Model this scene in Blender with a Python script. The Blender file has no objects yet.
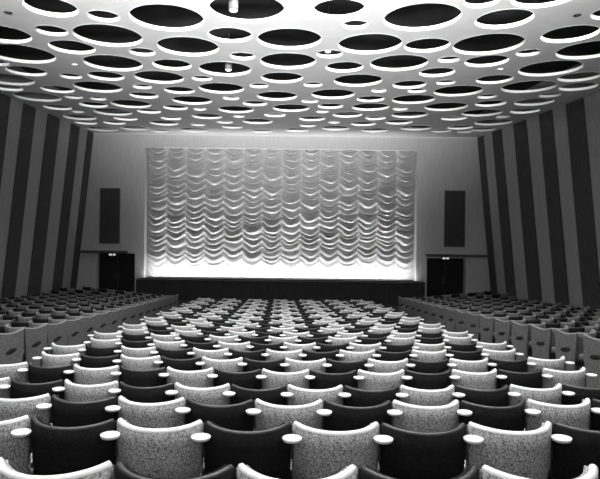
import bpy, bmesh, math, random
from mathutils import Vector, Matrix

# ------------------------------------------------------------------ camera
S = bpy.context.scene
F = 530.0                 # focal length in pixels of the 600 px wide frame
VX, VY = 279.5, 213.0     # where the room's long axis meets the picture
ROLL = 0.0125
CZ = 4.6                  # camera height over the floor in front of the stage
cd = bpy.data.cameras.new('camera')
cam = bpy.data.objects.new('camera', cd)
S.collection.objects.link(cam)
cam.matrix_world = Matrix.Translation((0, 0, CZ)) @ Matrix.Rotation(math.pi/2, 4, 'X') @ Matrix.Rotation(ROLL, 4, 'Z')
cd.sensor_fit = 'HORIZONTAL'; cd.sensor_width = 36; cd.lens = 36*F/600
cd.shift_x = (300-VX)/600; cd.shift_y = -(239.5-VY)/600
cd.clip_start = 0.05; cd.clip_end = 200
S.camera = cam

# ------------------------------------------------------------------ world, lights, exposure
S.view_settings.view_transform = 'Standard'; S.view_settings.look = 'None'
S.view_settings.gamma = 1; S.view_settings.use_curve_mapping = False
S.view_settings.exposure = 0.0
w = bpy.data.worlds.new('world'); S.world = w; w.use_nodes = True
w.node_tree.nodes['Background'].inputs[0].default_value = (0.5, 0.5, 0.5, 1)
w.node_tree.nodes['Background'].inputs[1].default_value = 0.05

def area(name, loc, target, power, sx, sy, spread=180):
    l = bpy.data.lights.new(name, 'AREA'); l.shape = 'RECTANGLE'; l.size = sx; l.size_y = sy
    l.energy = power; l.color = (1, 1, 1); l.spread = math.radians(spread)
    o = bpy.data.objects.new(name, l); S.collection.objects.link(o)
    o.location = loc
    o.rotation_euler = (Vector(target)-Vector(loc)).to_track_quat('-Z', 'Y').to_euler()
    return o
area('rear_fill_light', (0.0, -2.8, CZ+1.6), (0, 9, CZ-3.2), 75, 5.0, 0.8, 120)  # unseen fill added behind the camera to lift the seat backs
area('ceiling_fill_light', (0.0, -2.0, CZ+0.5), (0, 6.5, CZ+4.1), 1750, 9.0, 0.5, 52)  # unseen flood added behind the camera to brighten ceiling and recess rings
area('front_wall_fill', (0.0, -1.5, CZ+1.8), (0, 28, CZ+0.6), 110, 6.0, 0.5, 56)  # unseen fill added at the rear to even out the front walls
area('footlight_strip', (0.08, 27.84, CZ-3.46), (0.08, 28.5, CZ-2.75), 270, 14.0, 0.05, 165)
area('curtain_fold_fill', (0.08, 27.56, CZ-3.42), (0.08, 28.5, CZ+1.6), 185, 13.4, 0.05, 50)  # extra strip added to bring out the upper curtain folds from below
area('seat_top_fill', (0.0, 4.0, CZ+3.95), (0, 4.2, 0), 270, 11.0, 4.0, 125)  # panel added overhead, out of view, to brighten the seat tops
DOWN_W = 190.0        # one lamp inside each large ceiling recess

# ------------------------------------------------------------------ helpers
def unroll(px, py):
    x, y = px-VX, py-VY
    c, s = math.cos(ROLL), math.sin(ROLL)
    return x*c + y*s, -x*s + y*c
def at_depth(px, py, Y):
    x, y = unroll(px, py)
    return x*Y/F, CZ - y*Y/F

def mat(name, col, rough=0.8, noise=0.0, scale=20.0, spec=0.3, bump=0.0, stretch=None, emit=None, detail=4.0, contrast=None):
    m = bpy.data.materials.new(name); m.use_nodes = True
    nt = m.node_tree; b = nt.nodes['Principled BSDF']
    b.inputs['Base Color'].default_value = (col, col, col, 1)
    b.inputs['Roughness'].default_value = rough
    b.inputs['Specular IOR Level'].default_value = spec
    tc = nt.nodes.new('ShaderNodeTexCoord'); mp = nt.nodes.new('ShaderNodeMapping')
    nt.links.new(tc.outputs['Object'], mp.inputs[0])
    if stretch: mp.inputs['Scale'].default_value = stretch
    nz = nt.nodes.new('ShaderNodeTexNoise'); nz.inputs['Scale'].default_value = scale; nz.inputs['Detail'].default_value = detail
    nt.links.new(mp.outputs[0], nz.inputs['Vector'])
    rp = nt.nodes.new('ShaderNodeValToRGB')
    lo, hi = contrast or (0.3, 0.7)
    rp.color_ramp.elements[0].position = lo; rp.color_ramp.elements[1].position = hi
    a, z = max(col*(1-noise), 0), min(col*(1+noise), 1)
    rp.color_ramp.elements[0].color = (a, a, a, 1); rp.color_ramp.elements[1].color = (z, z, z, 1)
    nt.links.new(nz.outputs[0], rp.inputs[0]); nt.links.new(rp.outputs[0], b.inputs['Base Color'])
    if bump:
        bp = nt.nodes.new('ShaderNodeBump'); bp.inputs['Strength'].default_value = bump; bp.inputs['Distance'].default_value = 0.01
        nt.links.new(nz.outputs[0], bp.inputs['Height']); nt.links.new(bp.outputs[0], b.inputs['Normal'])
    if emit:
        b.inputs['Emission Color'].default_value = (1, 1, 1, 1); b.inputs['Emission Strength'].default_value = emit
    return m

M_ceil = mat('ceiling_plaster', 0.50, 0.9, 0.04, 3.0)
M_ring = mat('recess_white', 0.92, 0.7, 0.03, 5.0)
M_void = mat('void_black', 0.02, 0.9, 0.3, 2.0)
M_wall = mat('wall_fabric', 0.31, 0.9, 0.14, 5.0, stretch=(6, 6, 0.4))
M_wallf = mat('front_wall_plaster', 0.41, 0.9, 0.08, 3.0, stretch=(4, 4, 0.4))
M_dark = mat('dark_wall_cloth', 0.055, 0.9, 0.35, 6.0, stretch=(6, 6, 0.4))
M_grille = mat('grille_cloth', 0.045, 0.9, 0.3, 30.0)
M_grillef = mat('grille_slat', 0.07, 0.7, 0.2, 20.0)
M_floor = mat('carpet', 0.03, 0.95, 0.4, 40.0, bump=0.2)
M_stage = mat('stage_front_paint', 0.022, 0.8, 0.3, 4.0, stretch=(3, 1, .5))
M_stop = mat('stage_boards', 0.03, 0.6, 0.2, 4.0)
M_curt = mat('curtain_satin', 0.37, 0.30, 0.10, 12.0, spec=0.5)
M_light = mat('pale_speckled_fabric', 0.28, 0.9, 0.65, 105.0, bump=0.6, detail=3.0, contrast=(0.36, 0.66))
M_roll = mat('pale_vinyl', 0.72, 0.5, 0.05, 30.0, spec=0.4)
M_darkf = mat('dark_fabric', 0.010, 0.95, 0.4, 60.0, spec=0.1, bump=0.3)
M_droll = mat('dark_piping', 0.04, 0.45, 0.3, 30.0, spec=0.5)
M_ash = mat('pale_enamel', 0.70, 0.35, 0.03, 10.0, spec=0.5)
M_mid = mat('grey_fabric', 0.11, 0.9, 0.5, 70.0, bump=0.4)
M_midr = mat('grey_piping', 0.22, 0.6, 0.1, 30.0)
M_metal = mat('dark_iron', 0.014, 0.5, 0.2, 20.0, spec=0.5)
M_oval = mat('oval_black', 0.012, 0.7, 0.2, 20.0)
M_door = mat('door_black', 0.007, 0.8, 0.3, 4.0)
M_trim = mat('ledge_paint', 0.06, 0.7, 0.2, 10.0)
M_lamp = mat('lamp_glow', 0.9, 0.5, 0.0, 5.0, emit=3.0)
M_can = mat('lamp_can', 0.10, 0.5, 0.1, 10.0)

def link(name, bm, m, parent=None, smooth=False, mats=None):
    me = bpy.data.meshes.new(name); bmesh.ops.recalc_face_normals(bm, faces=bm.faces)
    if smooth:
        for f in bm.faces: f.smooth = True
    bm.to_mesh(me); bm.free()
    for q in (mats or [m]): me.materials.append(q)
    o = bpy.data.objects.new(name, me); S.collection.objects.link(o)
    if parent: o.parent = parent
    return o
def structure(o): o['kind'] = 'structure'; return o
def tag(o, label, cat, group=None):
    o['label'] = label; o['category'] = cat
    if group: o['group'] = group
    return o
def empty(name, loc, rz=0):
    o = bpy.data.objects.new(name, None); S.collection.objects.link(o)
    o.empty_display_size = 0.1; o.location = loc; o.rotation_euler = (0, 0, rz); return o
def box(bm, x0, x1, y0, y1, z0, z1, bev=0.0):
    r = bmesh.ops.create_cube(bm, size=1)
    for v in r['verts']:
        v.co = Vector(((x0+x1)/2 + v.co.x*(x1-x0), (y0+y1)/2 + v.co.y*(y1-y0), (z0+z1)/2 + v.co.z*(z1-z0)))
    if bev:
        es = list({e for v in r['verts'] for e in v.link_edges})
        bmesh.ops.bevel(bm, geom=es, offset=bev, segments=2, affect='EDGES', profile=0.6)
def poly(bm, pts):
    return bm.faces.new([bm.verts.new(p) for p in pts])
def lathe(bm, prof, seg=20, sx=1, sy=1, off=(0, 0, 0)):
    rings = []
    for r, z in prof:
        if r < 1e-5: rings.append([bm.verts.new((off[0], off[1], off[2]+z))])
        else: rings.append([bm.verts.new((off[0]+r*sx*math.cos(2*math.pi*i/seg), off[1]+r*sy*math.sin(2*math.pi*i/seg), off[2]+z)) for i in range(seg)])
    for a, b in zip(rings, rings[1:]):
        for i in range(seg):
            j = (i+1) % seg
            if len(a) == 1: bm.faces.new((a[0], b[i], b[j]))
            elif len(b) == 1: bm.faces.new((a[i], a[j], b[0]))
            else: bm.faces.new((a[i], a[j], b[j], b[i]))
def tube(bm, pts, rad, seg=8, squash=1.0):
    pts = [Vector(p) for p in pts]; rings = []
    for i, p in enumerate(pts):
        t = (pts[min(i+1, len(pts)-1)]-pts[max(i-1, 0)]).normalized()
        side = t.cross(Vector((0, 0, 1)))
        side = side.normalized() if side.length > 1e-4 else Vector((1, 0, 0))
        up = side.cross(t).normalized()
        rings.append([bm.verts.new(p + side*(rad*math.cos(a)) + up*(rad*squash*math.sin(a))) for a in [2*math.pi*k/seg for k in range(seg)]])
    for a, b in zip(rings, rings[1:]):
        for k in range(seg): bm.faces.new((a[k], a[(k+1) % seg], b[(k+1) % seg], b[k]))
    bm.faces.new(rings[0]); bm.faces.new(rings[-1])

# ------------------------------------------------------------------ seating geometry, row by row
W = 0.55                                                       # seat pitch
H = [2.05, 2.36, 2.70, 3.03, 3.25, 3.48, 3.70, 3.92, 4.12, 4.34, 4.54, 4.74, 4.93, 5.12, 5.31, 5.50, 5.68, 5.86, 6.04, 6.22, 6.40, 6.57, 6.74]
NR = len(H)
CHAIR_H = 0.86
def rowY(n): return F*W*(0.00818+0.00318*n)
ROW_Y = [rowY(n) for n in range(NR)]
ROW_Z = [CZ - h*W - CHAIR_H for h in H]
def floor_z(Y):
    if Y <= ROW_Y[0]: return min(ROW_Z[0] + (ROW_Y[0]-Y)*0.2, 3.2)
    for a in range(NR-1):
        if Y <= ROW_Y[a+1]:
            t = (Y-ROW_Y[a])/(ROW_Y[a+1]-ROW_Y[a]); return ROW_Z[a]*(1-t)+ROW_Z[a+1]*t
    return max(ROW_Z[-1] - (Y-ROW_Y[-1])*0.07, 0.0) if ROW_Z[-1] > 0 else 0.0
CURV = 60.0
def curved(X): return X*X/CURV

# ------------------------------------------------------------------ room shell
YF, YB = 28.0, -4.5
ZC = CZ + 4.12
LX, RX, LEAN = -9.9, 10.43, 0.1
def wx(side, z): return (LX - LEAN*(ZC-z)) if side < 0 else (RX + LEAN*(ZC-z))

LX0, RX0 = -4.84+0.42, 5.67-0.42                                # where the side tiers start
def raise_at(X):
    if X < LX0: return 0.13
    if X > RX0: return 0.16
    return 0.0
bm = bmesh.new()
xs = [-12] + [x for x in (-9, -7, -5.6, -4.43)] + [-4.42, -3.5, -2.4, -1.2, 0, 1.2, 2.4, 3.5, 4.4, 5.24] + [5.25, 6.5, 8, 10, 12.2]
ys = [YB + i*(YF+0.8-YB)/110 for i in range(111)]
grid = [[bm.verts.new((x, y, floor_z(y-(curved(x) if abs(x) < 4.5 else 0.0)) + raise_at(x)*(1 if y < 24.3 else 0))) for x in xs] for y in ys]
for a, b in zip(grid, grid[1:]):
    for i in range(len(xs)-1): bm.faces.new((a[i], a[i+1], b[i+1], b[i]))
structure(link('floor', bm, M_floor))

for side, nm in ((-1, 'wall_left'), (1, 'wall_right')):
    bm = bmesh.new()
    a, b = wx(side, ZC+1.2), wx(side, -0.5); t = 0.2*side
    v = [bm.verts.new(p) for p in [(a, YB, ZC+1.2), (a, YF+1, ZC+1.2), (b, YF+1, -0.5), (b, YB, -0.5),
                                   (a+t, YB, ZC+1.2), (a+t, YF+1, ZC+1.2), (b+t, YF+1, -0.5), (b+t, YB, -0.5)]]
    for q in ((0, 1, 2, 3), (4, 5, 6, 7), (0, 1, 5, 4), (1, 2, 6, 5), (2, 3, 7, 6), (3, 0, 4, 7)): bm.faces.new([v[k] for k in q])
    structure(link(nm, bm, M_wall))
bm = bmesh.new(); box(bm, -12.5, 12.8, YB-0.2, YB, 0, ZC+1.2); structure(link('wall_back', bm, M_wall))

# dark vertical strips on the side walls
n_tr = 0
for side in (-1, 1):
    for y0, y1 in ((18.25, 19.35), (20.35, 21.35), (22.5, 23.7), (25.0, 26.05), (27.2, 27.98)):
        n_tr += 1
        bm = bmesh.new(); zt, zb = ZC-0.02, 0.0; t = -0.04*side
        a, b = wx(side, zt)-0.002*side, wx(side, zb)-0.002*side
        v = [bm.verts.new(p) for p in [(a, y0, zt), (a, y1, zt), (b, y1, zb), (b, y0, zb), (a+t, y0, zt), (a+t, y1, zt), (b+t, y1, zb), (b+t, y0, zb)]]
        for q in ((0, 1, 2, 3), (4, 5, 6, 7), (0, 1, 5, 4), (1, 2, 6, 5), (2, 3, 7, 6), (3, 0, 4, 7)): bm.faces.new([v[k] for k in q])
        structure(link('trim_%d' % n_tr, bm, M_dark))

# front wall with openings for the two doorways and the curtain
cxl, czt = at_depth(145.5, 147, YF); cxr, _ = at_depth(417.5, 149, YF)
_, czb = at_depth(280, 281, YF)
dl0, dlt = at_depth(97, 253, YF); dl1, _ = at_depth(135, 253, YF)
dr0, drt = at_depth(427, 258, YF); dr1, _ = at_depth(466, 258, YF)
XL, XR = -11.2, 11.8
bm = bmesh.new(); T = 0.85
for (x0, x1, z0, z1) in ((XL, dl0, -0.3, dlt), (XL, dl1, dlt, ZC+1.2), (dl1, cxl, -0.3, ZC+1.2), (cxl, cxr, czt, ZC+1.2), (cxl, cxr, -0.3, czb-0.25),
                         (cxr, dr0, -0.3, ZC+1.2), (dr0, XR, drt, ZC+1.2), (dr1, XR, -0.3, drt)):
    if (x0, z0) == (XL, dlt): x1 = dl1
    box(bm, x0, x1, YF, YF+T, z0, z1)
structure(link('wall_front', bm, M_wallf))
bm = bmesh.new(); box(bm, cxl-0.3, cxr+0.3, YF+T+0.02, YF+T+0.1, 0, czt+0.4); structure(link('wall_behind_curtain', bm, M_void))
for k, (x0, x1, zt) in enumerate(((dl0, dl1, dlt), (dr0, dr1, drt))):
    bm = bmesh.new(); m_ = (x0+x1)/2
    box(bm, x0+0.01, m_-0.01, YF+0.35, YF+0.41, 0.0, zt-0.01, 0.01); box(bm, m_+0.01, x1-0.01, YF+0.35, YF+0.41, 0.0, zt-0.01, 0.01)
    box(bm, x0+0.25, m_-0.25, YF+0.33, YF+0.35, 0.3, zt-0.4, 0.005); box(bm, m_+0.25, x1-0.25, YF+0.33, YF+0.35, 0.3, zt-0.4, 0.005)
    d = structure(link('door_%d' % (k+1), bm, M_door))
    bm = bmesh.new(); box(bm, m_-0.1, m_-0.06, YF+0.27, YF+0.33, 0.95, 1.35, 0.01); box(bm, m_+0.06, m_+0.1, YF+0.27, YF+0.33, 0.95, 1.35, 0.01)
    link('door_handle', bm, M_metal, d)

# the ledge above each doorway
for k, (p0, p1, py) in enumerate(((82, 128, 251.0), (425, 487, 254.5))):
    x0, zz = at_depth(p0, py, YF); x1, _ = at_depth(p1, py, YF); zz = (dlt+0.03 if k == 0 else drt+0.10)
    bm = bmesh.new(); box(bm, x0, x1, YF-0.35, YF, zz, zz+0.11, 0.015); structure(link('trim_%d' % (n_tr+1+k), bm, M_trim))
# ceiling cornice line
bm = bmesh.new(); box(bm, -9.9, 10.4, YF-0.06, YF, ZC-0.07, ZC-0.005); structure(link('trim_%d' % (n_tr+3), bm, M_ceil))

# ------------------------------------------------------------------ ceiling: slab pierced by round recesses
HOLES = [(48.5,16.5,54.5),(103.5,22,32),(167,31,74),(51.5,36,32),(2,44,58),(108,46.5,68),(72,54,45),(20,63,68),(-3,66,25),(26,76,39),(113,71,58),(142,56,27),
(247,23,76),(230,42.5,45),(289.5,49.5,65),(188,56,62),(242.5,60,26),(172,70,39),(225,76,53),(288,69,56.5),(339,19,52),(355.5,29.5,26),(422,31,76),(370,54,64),
(427,52.5,45),(329.5,58,27),(344.5,72.3,38),(399,71,57.5),(449,62.7,22),(437,77,35),(482,8,36),(552,7.5,72),(504,29,55),(612,20,38),(488,55.5,69),(570,43,53),
(590,59.5,62),(528.5,56.5,24),(486.5,67,43),(550,76.5,59),(8,85.5,50),(5,91,30),(70.5,79,22.5),(106,80.5,36),(159,83.5,50),(57.5,93,32.5),(98,92.5,47.5),
(142,89,20),(37.5,101.5,45),(73.5,99,19),(98,100.5,17.5),(144,98.5,29),(57.5,110,27.5),(93.5,107.5,28),(131,108,40),(77.5,113,13.5),(80,120,32),(113,115.5,38),
(149,113.5,24),(86,124.5,22),(125.5,120.5,24),(114.5,124.6,22),(100,131.5,31),(135,130.5,28),(202,81,21),(221.5,93.5,46),(259,88,20),(282,83,42.5),(179.5,93.8,31),
(192,104.5,40.5),(231,100,17.5),(277,100.5,41),(255,106,25),(175.5,110,25),(236,113,36.5),(200,110.5,14.5),(291,111.7,38),(207,119,31),(275,117,22.5),(239,117.5,12.5),
(257.5,124,31),(171,120,21),(164,125.5,29),(224.5,123.5,18),(198,126,16),(232,128.5,22),(194,132.5,30),(297,132,25),(313,87,20),(358,86.5,49),(409.5,88.8,34),
(379,92.5,16),(417,93,19.5),(446,85,20),(458,96.5,48),(333,99,44),(310,103,18),(370.5,102,28),(413.5,104,43),(330.5,108.7,26),(370.5,110.7,37.5),(400.5,110.5,16),
(446,111,42),(322.5,113,14),(347.5,117.5,30),(375.5,120,21),(409.5,118,36),(312,121,27),(334,123.5,12.5),(363.5,126,25.5),(399,124.5,27.5),(335.5,130.5,29),(308,127,18),
(375,132.5,27),(454,120.5,25),(416,130.5,31),(494.5,84,36),(579,82,39),(578,91,35),(529,93,52),(550,97.5,20.5),(487.5,98.7,20),(490.5,106.7,30),(534,106,37),
(525,113.7,28),(482,116.5,39),(503,118,14),(493,125.5,36),(460,129.5,25),(487,131.5,24),(465,133,16),(262,133,22),(160,132.5,20),(441,132.5,20),
(212,-8,60),(300,-12,70),(385,-6,34),(90,-14,60),(455,-22,60),(10,0,34),(150,-10,34),(600,-12,50)]
circ = []
for (px, yb, wd) in HOLES:
    x, y = unroll(px, yb)
    Zf = F*4.12/(-y); Zc = Zf/(1+wd/(2*F)); r = wd*Zc/(2*F)
    _x, _y = unroll(px, VY + -F*4.12/Zc)
    circ.append([_x*Zc/F, Zc, r])
for it in range(80):                                           # keep neighbouring recesses from running together
    for i in range(len(circ)):
        for j in range(i):
            a, b = circ[i], circ[j]; dx, dy = a[0]-b[0], a[1]-b[1]
            d = math.hypot(dx, dy) or 1e-3; ov = a[2]+b[2]+0.07-d
            if ov > 0:
                a[0] += dx/d*ov*0.25; a[1] += dy/d*ov*0.25; b[0] -= dx/d*ov*0.25; b[1] -= dy/d*ov*0.25
                a[2] -= ov*0.12; b[2] -= ov*0.12
for c in circ:
    c[1] = min(c[1], YF-c[2]-0.12); c[0] = max(LX+c[2]+0.15, min(RX-c[2]-0.15, c[0]))
dots = []
for (px, py, r) in ((8, 12.5, 0.07), (577.5, 15, 0.06)):
    x, y = unroll(px, py); Z = F*4.12/(-y); dots.append((x*Z/F, Z, r))
TH = 0.07
cu = bpy.data.curves.new('ceiling', 'CURVE'); cu.dimensions = '2D'; cu.fill_mode = 'BOTH'; cu.extrude = TH/2
def spl(pts):
    s = cu.splines.new('POLY'); s.points.add(len(pts)-1)
    for p, q in zip(s.points, pts): p.co = (q[0], q[1], 0, 1)
    s.use_cyclic_u = True
spl([(LX-0.15, YB), (RX+0.15, YB), (RX+0.15, YF+0.3), (LX-0.15, YF+0.3)])
for x, y, r in [tuple(c) for c in circ]:
    n = 56 if r > 0.2 else 16
    spl([(x+r*math.cos(2*math.pi*k/n), y+r*math.sin(2*math.pi*k/n)) for k in range(n)])
co = bpy.data.objects.new('ceiling_outline', cu); S.collection.objects.link(co)
bpy.context.view_layer.update()
me = bpy.data.meshes.new_from_object(co.evaluated_get(bpy.context.evaluated_depsgraph_get()))
bpy.data.objects.remove(co); bpy.data.curves.remove(cu)
me.name = 'ceiling'; me.materials.clear(); me.materials.append(M_ceil)
ceil = bpy.data.objects.new('ceiling', me); S.collection.objects.link(ceil); ceil.location = (0, 0, ZC+TH/2)
structure(ceil)
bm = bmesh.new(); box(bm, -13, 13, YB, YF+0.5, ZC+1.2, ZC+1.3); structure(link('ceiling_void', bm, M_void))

def ring_mesh(bm, x, y, r, z0=0.0):
    n = 56; t = 0.008; lo, hi = -TH/2-0.003, TH/2+0.008
    R = []
    for rr, z in ((r+0.001, lo), (r-t, lo), (r-t, hi), (r+0.001, hi)):
        R.append([bm.verts.new((x+rr*math.cos(2*math.pi*k/n), y+rr*math.sin(2*math.pi*k/n), z)) for k in range(n)])
    for q in range(4):
        a, b = R[q], R[(q+1) % 4]
        for k in range(n): bm.faces.new((a[k], a[(k+1) % n], b[(k+1) % n], b[k]))
order = sorted(range(len(circ)), key=lambda i: -circ[i][2]**2/circ[i][1]**3)
order = [i for i in order if circ[i][1]+circ[i][2] > 10.3] + [i for i in order if circ[i][1]+circ[i][2] <= 10.3]
for i in order[:100]:
    x, y, r = circ[i]; bm = bmesh.new(); ring_mesh(bm, 0, 0, r)
    o = link('recess_ring', bm, M_ring, ceil, smooth=False); o.location = (x, y, 0)
bm = bmesh.new()
for i in order[100:]: ring_mesh(bm, *circ[i])
o = link('recess_ring', bm, M_ring, ceil); o['kind'] = 'stuff'

for (px, py, r, m_) in ((8, 12.5, 0.085, M_void), (577.5, 15, 0.075, M_void), (75, 64.5, 0.09, M_ring), (500, 69, 0.09, M_ring)):
    x, y = unroll(px, py); Z = F*4.12/(-y)
    bm = bmesh.new(); lathe(bm, [(0, -0.03), (r*0.5, -0.028), (r, -0.008), (r, 0.002), (0, 0.002)], 18)
    o = link('ceiling_rose', bm, m_, ceil, True); o.location = (x*Z/F, Z, -TH/2)
# the lights burning up inside the large recesses
for (x, y, r) in circ:
    if r > 0.45 and y < 25:
        l = bpy.data.lights.new('recess_light', 'SPOT'); l.energy = DOWN_W*(1.0 if y < 12 else 0.2 if y < 15.5 else 0.05); l.spot_size = math.radians(140); l.spot_blend = 0.6; l.shadow_soft_size = 0.08
        o = bpy.data.objects.new('recess_light', l); S.collection.objects.link(o); o.location = (x, y, ZC+0.5)
# lamps hanging inside some recesses
def downlight(px, py, label, rad=0.10, dz=0.12, h=0.75):
    x, y = unroll(px, py); Z = F*(4.12+dz)/(-y)
    t = empty('downlight', (x*Z/F, Z, ZC+dz)); tag(t, label, 'lamp', 'lamps inside the ceiling recesses')
    bm = bmesh.new(); lathe(bm, [(rad*0.92, 0.0), (rad, 0.0), (rad, h*0.45), (rad*0.8, h*0.5), (0.02, h*0.52), (0.02, 1.2-dz+0.005), (0, 1.2-dz+0.005)], 20)
    link('lamp_housing', bm, M_can, t, True)
    bm = bmesh.new(); lathe(bm, [(0, -0.03), (rad*0.6, -0.022), (rad*0.9, 0.01), (0, 0.012)], 20)
    link('bulb', bm, M_lamp, t, True)
downlight(233.5, 10.5, 'cylinder lamp hanging in the large round recess at the top centre')
downlight(228.5, 70, 'small lamp glowing in a wide recess left of centre, behind the top one')
downlight(328, 51.5, 'small lamp glowing in the small recess right of centre', 0.08, 0.03)

# ------------------------------------------------------------------ stage
YS = 27.5
sx0, _ = at_depth(136, 280, YS); sx1, _ = at_depth(425, 284, YS)
SZ = CZ - (280.9-VY)*YS/F
bm = bmesh.new(); box(bm, sx0, sx1, YS, YF-0.005, -0.1, SZ-0.05)
st = empty('stage', ((sx0+sx1)/2, YS, 0)); tag(st, 'low black stage running under the ruched curtain', 'stage')
def reparent(o, p):
    o.parent = p; o.location = -p.location
o = link('stage_front', bm, M_stage); reparent(o, st)
bm = bmesh.new(); box(bm, sx0-0.03, sx1+0.03, YS-0.05, YF-0.005, SZ-0.05, SZ, 0.01); box(bm, cxl+0.01, cxr-0.01, YF-0.01, YF+T-0.02, SZ-0.05, SZ); o = link('stage_floor', bm, M_stop); reparent(o, st)
bm = bmesh.new(); box(bm, cxl-0.05, cxr+0.05, 27.62, 27.68, SZ, SZ+0.06, 0.01); box(bm, cxl, cxr, 27.68, 27.76, SZ, SZ+0.02, 0.004)
o = link('footlight_trough', bm, M_stage); reparent(o, st)

# ------------------------------------------------------------------ ruched curtain
random.seed(5)
NC = 14; cx0, cx1 = at_depth(147.8, 200, YF+0.6)[0], at_depth(415.3, 200, YF+0.6)[0]; czt2, czb2 = czt+0.02, SZ+0.02
hh = czt2-czb2; NU, NV = 14, 520
bm = bmesh.new()
lines = []
for c in range(NC):
    zz, ls = -0.3, []
    while zz < hh+0.6:
        st_ = 0.35*random.uniform(0.75, 1.25)
        if random.random() < 0.25: st_ *= 0.6
        ls.append((zz, zz+st_, random.uniform(0.55, 1.1))); zz += st_
    lines.append(ls)
def fold(ls, q):
    for a, b, amp in ls:
        if a <= q < b:
            t = (q-a)/(b-a)
            # swelling lower belly that tucks back under the next fold
            f = math.sin(math.pi*t**1.9)
            return amp*f*(0.75+0.25*(b-a)/0.4)
    return 0
rows = []
for j in range(NV+1):
    d = hh*j/NV; row = []
    for c in range(NC):
        for k in range(NU if c < NC-1 else NU+1):
            u = k/NU; x = cx0+(cx1-cx0)*(c+u)/NC
            s = 1-(2*u-1)**2
            sag = 0.36*(s**0.9)
            wob = 0.03*math.sin(3.1*u+c*1.7+d*2.3)+0.02*math.sin(9*u+d*5+c)
            q = d-sag+wob
            fade = min(1, max(0.12, (hh-d-0.25)/0.9)) if 0 < c < NC-1 else min(1, max(0.4, (hh-d)/1.2))
            dep = 0.27*fold(lines[c], q)*(0.15+0.85*s**0.6)*fade
            dep += 0.012*math.sin(40*q+c)*s*fade
            dep += 0.05*s
            row.append(bm.verts.new((x, YF+0.62-dep, czt2-d)))
    rows.append(row)
for a, b in zip(rows, rows[1:]):
    for i in range(len(a)-1): bm.faces.new((a[i], b[i], b[i+1], a[i+1]))
bmesh.ops.recalc_face_normals(bm, faces=bm.faces)
for f in bm.faces: f.smooth = True
tag(link('stage_curtain', bm, M_curt, smooth=True), 'pale ruched festoon curtain hung in scalloped swags across the stage', 'curtain')

# ------------------------------------------------------------------ speaker grilles and signs by the doorways
for (p0, p1, y0, y1, lab) in ((100.5, 120.5, 188, 243.5, 'tall dark grille panel on the front wall left of the curtain'),
                              (444.5, 465, 190.5, 247, 'tall dark grille panel on the front wall right of the curtain')):
    x0, z1 = at_depth(p0, y0, YF); x1, _ = at_depth(p1, y0, YF); _, z0 = at_depth((p0+p1)/2, y1, YF)
    t = empty('speaker_grille', ((x0+x1)/2, YF-0.001, z0)); tag(t, lab, 'speaker grille', 'wall grilles beside the curtain')
    hw = (x1-x0)/2; hg = z1-z0
    bm = bmesh.new(); box(bm, -hw+0.05, hw-0.05, -0.05, 0, 0.05, hg-0.05); link('grille_cloth', bm, M_grille, t)
    bm = bmesh.new()
    box(bm, -hw, -hw+0.05, -0.09, 0, 0, hg, 0.008); box(bm, hw-0.05, hw, -0.09, 0, 0, hg, 0.008); box(bm, -hw+0.05, hw-0.05, -0.09, 0, 0, 0.05, 0.008); box(bm, -hw+0.05, hw-0.05, -0.09, 0, hg-0.05, hg, 0.008)
    link('frame', bm, M_grillef, t)
    bm = bmesh.new()
    for k in range(7):
        xx = -hw+0.05+(k+1)*(2*hw-0.1)/8; box(bm, xx-0.012, xx+0.012, -0.07, -0.05, 0.05, hg-0.05)
    link('slats', bm, M_grillef, t)
for (px, py, lab) in ((112.5, 254.5, 'small lit sign under the ledge of the left doorway'), (445.5, 258.5, 'small lit sign under the ledge of the right doorway')):
    x, z = at_depth(px, py, YF-0.18)
    zc_ = (dlt+0.03 if px < 200 else drt+0.10)
    t = empty('doorway_sign', (x, YF-0.18, zc_-0.17)); tag(t, lab, 'sign')
    bm = bmesh.new(); box(bm, -0.22, 0.22, -0.05, 0.05, 0, 0.169, 0.01); link('sign_box', bm, M_metal, t)
    bm = bmesh.new(); box(bm, -0.17, -0.02, -0.056, -0.051, 0.04, 0.13); box(bm, 0.03, 0.17, -0.056, -0.051, 0.04, 0.13)
    link('lit_face', bm, mat('sign_glow', 0.8, emit=0.55), t)

# ------------------------------------------------------------------ chairs
SAG = 0.17
RA = ((W/2)**2+SAG**2)/(2*SAG)          # radius of the barrel back
def arc(u, r=RA, z=0.0):                # u in -1..1 ; corner at y=0, rearmost point at y=-SAG
    th = u*math.asin((W/2)/RA)
    return (r*math.sin(th), (RA-SAG) - r*math.cos(th), z)
def shell(bm, r0, r1, z0, z1, taper=0.9, n=18, m=6):
    """barrel shell between radii r0 (inside) and r1 (outside)"""
    G = []
    for r in (r1, r0):
        g = []
        for j in range(m+1):
            t = j/m; z = z0+(z1-z0)*t; sc = taper+(1-taper)*t
            dome = 0.012*math.sin(math.pi*t)*(1 if r == r1 else -1)
            row = []
            for i in range(n+1):
                u = -0.993+1.986*i/n
                x, y, _ = arc(u, r+dome)
                row.append(bm.verts.new((x*sc, y+(1-t)*0.05, z+(0.003*u*u if j == m else 0))))
            g.append(row)
        G.append(g)
    for g in G:
        for a, b in zip(g, g[1:]):
            for i in range(n): bm.faces.new((a[i], a[i+1], b[i+1], b[i]))
    o_, i_ = G
    for k in (0, m):
        for i in range(n): bm.faces.new((o_[k][i], o_[k][i+1], i_[k][i+1], i_[k][i]))
    for e in (0, n):
        for j in range(m): bm.faces.new((o_[j][e], o_[j+1][e], i_[j+1][e], i_[j][e]))
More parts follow.
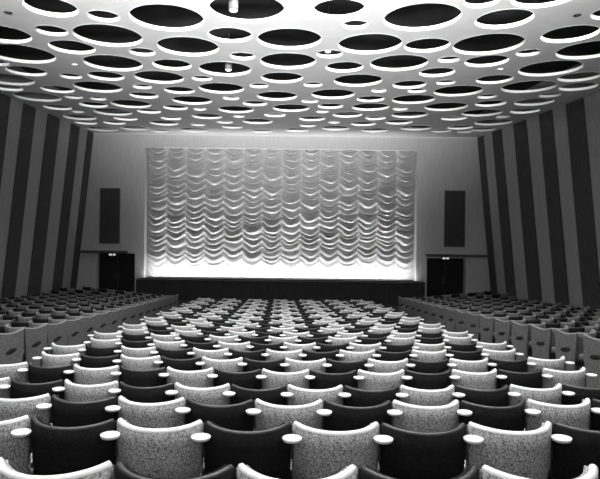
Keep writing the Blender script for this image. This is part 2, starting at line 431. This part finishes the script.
def ashtray(bm, x, y, z):
    lathe(bm, [(0, -0.010), (0.035, -0.010), (0.056, -0.004), (0.060, 0.006), (0.061, 0.014), (0.057, 0.015), (0.047, 0.001), (0.03, -0.003), (0, -0.003)], 22, 1.0, 0.82, (x, y, z))
def make_chair(name, kind):
    body, roll = {'light': (M_light, M_roll), 'dark': (M_darkf, M_droll), 'grey': (M_mid, M_midr)}[kind]
    t = empty(name, (0, 0, 0)); P = {}
    bm = bmesh.new(); shell(bm, RA-0.055, RA, 0.30, CHAIR_H-0.02)
    P['b'] = link('backrest', bm, body, t, True)
    bm = bmesh.new()
    rr = 0.019 if kind != 'dark' else 0.013
    tube(bm, [arc(-0.97+1.94*i/24, RA-0.02, CHAIR_H-0.020+0.003*(-0.97+1.94*i/24)**2) for i in range(25)], rr, 10, 0.95)
    P['r'] = link('top_roll', bm, roll, t, True)
    bm = bmesh.new(); box(bm, -0.215, 0.215, 0.10, 0.52, 0.36, 0.47, 0.035); link('seat', bm, body, t, True)
    bm = bmesh.new(); box(bm, -0.20, 0.20, 0.04, 0.46, 0.32, 0.36, 0.008); link('seat_pan', bm, M_metal, t)
    bm = bmesh.new()
    lathe(bm, [(0, 0), (0.13, 0), (0.13, 0.012), (0.045, 0.03), (0.04, 0.33), (0, 0.33)], 16, 1, 1, (0, 0.22, -0.03)); link('pedestal', bm, M_metal, t, True)
    def arm(sx):
        bm = bmesh.new(); box(bm, sx*W/2-0.028, sx*W/2+0.028, 0.04, 0.36, 0.50, 0.54, 0.016)
        box(bm, sx*W/2-0.018, sx*W/2+0.018, 0.08, 0.33, 0.36, 0.50, 0.01)
        link('armrest', bm, M_metal, t, True)
    arm(1)
    if kind != 'grey':
        bm = bmesh.new(); ashtray(bm, W/2, -0.108, CHAIR_H-0.072); a = link('ashtray', bm, M_ash, t, True)
        bm = bmesh.new(); box(bm, W/2-0.012, W/2+0.012, -0.08, 0.03, CHAIR_H-0.096, CHAIR_H-0.082, 0.003); box(bm, W/2-0.014, W/2+0.014, 0.0, 0.03, 0.62, CHAIR_H-0.084, 0.003)
        link('bracket', bm, M_metal, a)
    return t
proto = {k: make_chair(nm, k) for k, nm in (('light', 'theater_seat'), ('dark', 'theater_seat'), ('grey', 'theater_seat'))}
used = {k: False for k in proto}
def copy_tree(o, parent=None):
    c = o.copy(); S.collection.objects.link(c); c.parent = parent
    for ch in list(o.children): copy_tree(ch, c)
    return c
def place(kind, loc, rz, label, group):
    if used[kind]: o = copy_tree(proto[kind])
    else: o = proto[kind]; used[kind] = True
    o.location = loc; o.rotation_euler = (0, 0, rz); o.name = 'theater_seat'
    tag(o, label, 'seat', group); return o

ones = ['', 'first', 'second', 'third', 'fourth', 'fifth', 'sixth', 'seventh', 'eighth', 'ninth', 'tenth', 'eleventh', 'twelfth', 'thirteenth', 'fourteenth', 'fifteenth',
        'sixteenth', 'seventeenth', 'eighteenth', 'nineteenth', 'twentieth']
def nth(k): return ones[k] if k <= 20 else 'twenty-'+ones[k-20]
proto_children = {k: list(proto[k].children) for k in proto}
todo = []
for n in range(NR):
    cnt = {'light': 0, 'dark': 0}
    for i in range(-6, 7):
        X = (i + (0.17 if n % 2 == 0 else 0.67))*W
        Y = ROW_Y[n] + curved(X); k = 'light' if i % 2 == 0 else 'dark'
        px = VX + F*X/Y; hw = F*W/2/Y
        if px+hw < 1 or px-hw > 599: continue
        cnt[k] += 1
        todo.append((k, X, Y, ROW_Z[n], n, cnt[k], i == -6))
for (k, X, Y, z, n, c, first) in todo:
    word = 'pale' if k == 'light' else 'dark'
    mat_w = 'pale speckled seat' if k == 'light' else 'dark seat'
    place(k, (X, Y, z), -math.atan(2*X/CURV)*-1.0, '%s, %s %s one from the left, %s row from the camera' % (mat_w, nth(c), word, nth(n+1)),
          'pale seats of the centre block' if k == 'light' else 'dark seats of the centre block')
for o in [q for q in S.objects if q.get('category') == 'seat']:
    pass
# the outer left armrest and ashtray of every row whose left end is in view
ash = next(c for c in proto_children['light'] if c.name.startswith('ashtray'))
arm0 = next(c for c in proto_children['light'] if c.name.startswith('armrest'))
for o in list(S.objects):
    if o.get('group') == 'pale seats of the centre block' and ' first pale ' in o['label'] and o.location.y > ROW_Y[2]-0.2:
        for src in (ash, arm0):
            c = src.copy(); S.collection.objects.link(c); c.parent = o; c.location = (-W, 0, 0)
            for g in src.children:
                d = g.copy(); S.collection.objects.link(d); d.parent = c

# side blocks: rows turned toward the screen, on a slightly raised tier
TH_S = math.radians(30)
def side_pos(side, n, m):
    X0 = 4.84 if side < 0 else 5.67
    X = side*(X0 + m*W*math.cos(TH_S)); Y = ROW_Y[n]+m*W*math.sin(TH_S)
    return X, Y, floor_z(Y)+raise_at(X)
def panel_meshes(sx):
    xa, xb = sx*(W/2+0.03), sx*(W/2+0.075); n = 14
    y0, y1 = (-0.06, 0.41) if sx > 0 else (-0.06, 0.36)
    prof = [(y0+(y1-y0)*k/n, CHAIR_H-0.01-0.045*math.sin(math.pi*k/n)) for k in range(n+1)]
    out = [(y0+0.05, 0.02)] + prof + [(y1-0.05, -0.06)]
    bm = bmesh.new()
    A = [bm.verts.new((xa, y, z)) for y, z in out]; B = [bm.verts.new((xb, y, z)) for y, z in out]
    bm.faces.new(A); bm.faces.new(B)
    for k in range(len(out)):
        q = (k+1) % len(out); bm.faces.new((A[k], A[q], B[q], B[k]))
    r = [bm]
    bm = bmesh.new(); tube(bm, [((xa+xb)/2, y, z+0.006) for y, z in prof], 0.024, 8, 0.7); r.append(bm)
    bm = bmesh.new(); lathe(bm, [(0, 0.010), (0.07, 0.009), (0.10, 0.0), (0, 0.0)], 22)
    bmesh.ops.transform(bm, matrix=Matrix.Translation((xb, (y0+y1)/2, 0.52)) @ Matrix.Rotation(math.radians(14*sx), 4, 'X') @ Matrix.Rotation(math.radians(90*sx), 4, 'Y') @ Matrix.Diagonal((0.42, 1, 1, 1)), verts=bm.verts); r.append(bm)
    ms = []
    for bm, m_, nm in zip(r, (M_mid, M_midr, M_oval), ('end_panel', 'piping', 'oval_plate')):
        me = bpy.data.meshes.new(nm); bmesh.ops.recalc_face_normals(bm, faces=bm.faces); bm.to_mesh(me); bm.free(); me.materials.append(m_); ms.append(me)
    return ms
PANEL = {-1: panel_meshes(1), 1: panel_meshes(-1)}
ends = []
bmS = {-1: bmesh.new(), 1: bmesh.new()}
src_parts = [(c.data, k) for c, k in ((c, c.name.split('.')[0]) for c in proto_children['grey']) if k in ('backrest', 'top_roll', 'seat', 'armrest')]
midx = {'backrest': 0, 'seat': 0, 'top_roll': 1, 'armrest': 2}
didx = {'backrest': 3, 'seat': 3, 'top_roll': 4, 'armrest': 2}
for side in (-1, 1):
    for n in range(7, NR):
        for m in range(0, 16):
            X, Y, z = side_pos(side, n, m)
            if abs(X) > abs(wx(side, z+0.4))-0.45 or Y > 25.3: break
            rz = side*TH_S
            if m == 0:
                word = 'left' if side < 0 else 'right'
                q = place('grey', (X, Y, z), rz, 'grey aisle-end seat of the %s side block, %s one from the camera' % (word, nth(n-6)), 'grey aisle-end seats of the side blocks')
                ends.append((q, side))
            else:
                px = VX+F*X/Y
                if px < -20 or px > 620: continue
                Mx = Matrix.Translation((X, Y, z)) @ Matrix.Rotation(rz, 4, 'Z')
                b = bmS[side]
                for d, k in src_parts:
                    v0, f0 = len(b.verts), len(b.faces)
                    b.from_mesh(d); b.verts.ensure_lookup_table(); b.faces.ensure_lookup_table()
                    for v in b.verts[v0:]: v.co = Mx @ v.co
                    for f in b.faces[f0:]: f.material_index = (didx if m % 2 else midx)[k]
for q, side in ends:
    pn = bpy.data.objects.new('end_panel', PANEL[side][0]); S.collection.objects.link(pn); pn.parent = q
    for nm, d in zip(('piping', 'oval_plate'), PANEL[side][1:]):
        sp = bpy.data.objects.new(nm, d); S.collection.objects.link(sp); sp.parent = pn
        if nm == 'oval_plate': sp['label'] = 'dark oval plate'
for side, word in ((-1, 'left'), (1, 'right')):
    o = link('theater_seats', bmS[side], M_mid, None, True, [M_mid, M_midr, M_metal, M_darkf, M_droll]); o['kind'] = 'stuff'
    tag(o, 'crowded rows of grey seats between the aisle and the striped %s wall' % word, 'seats')
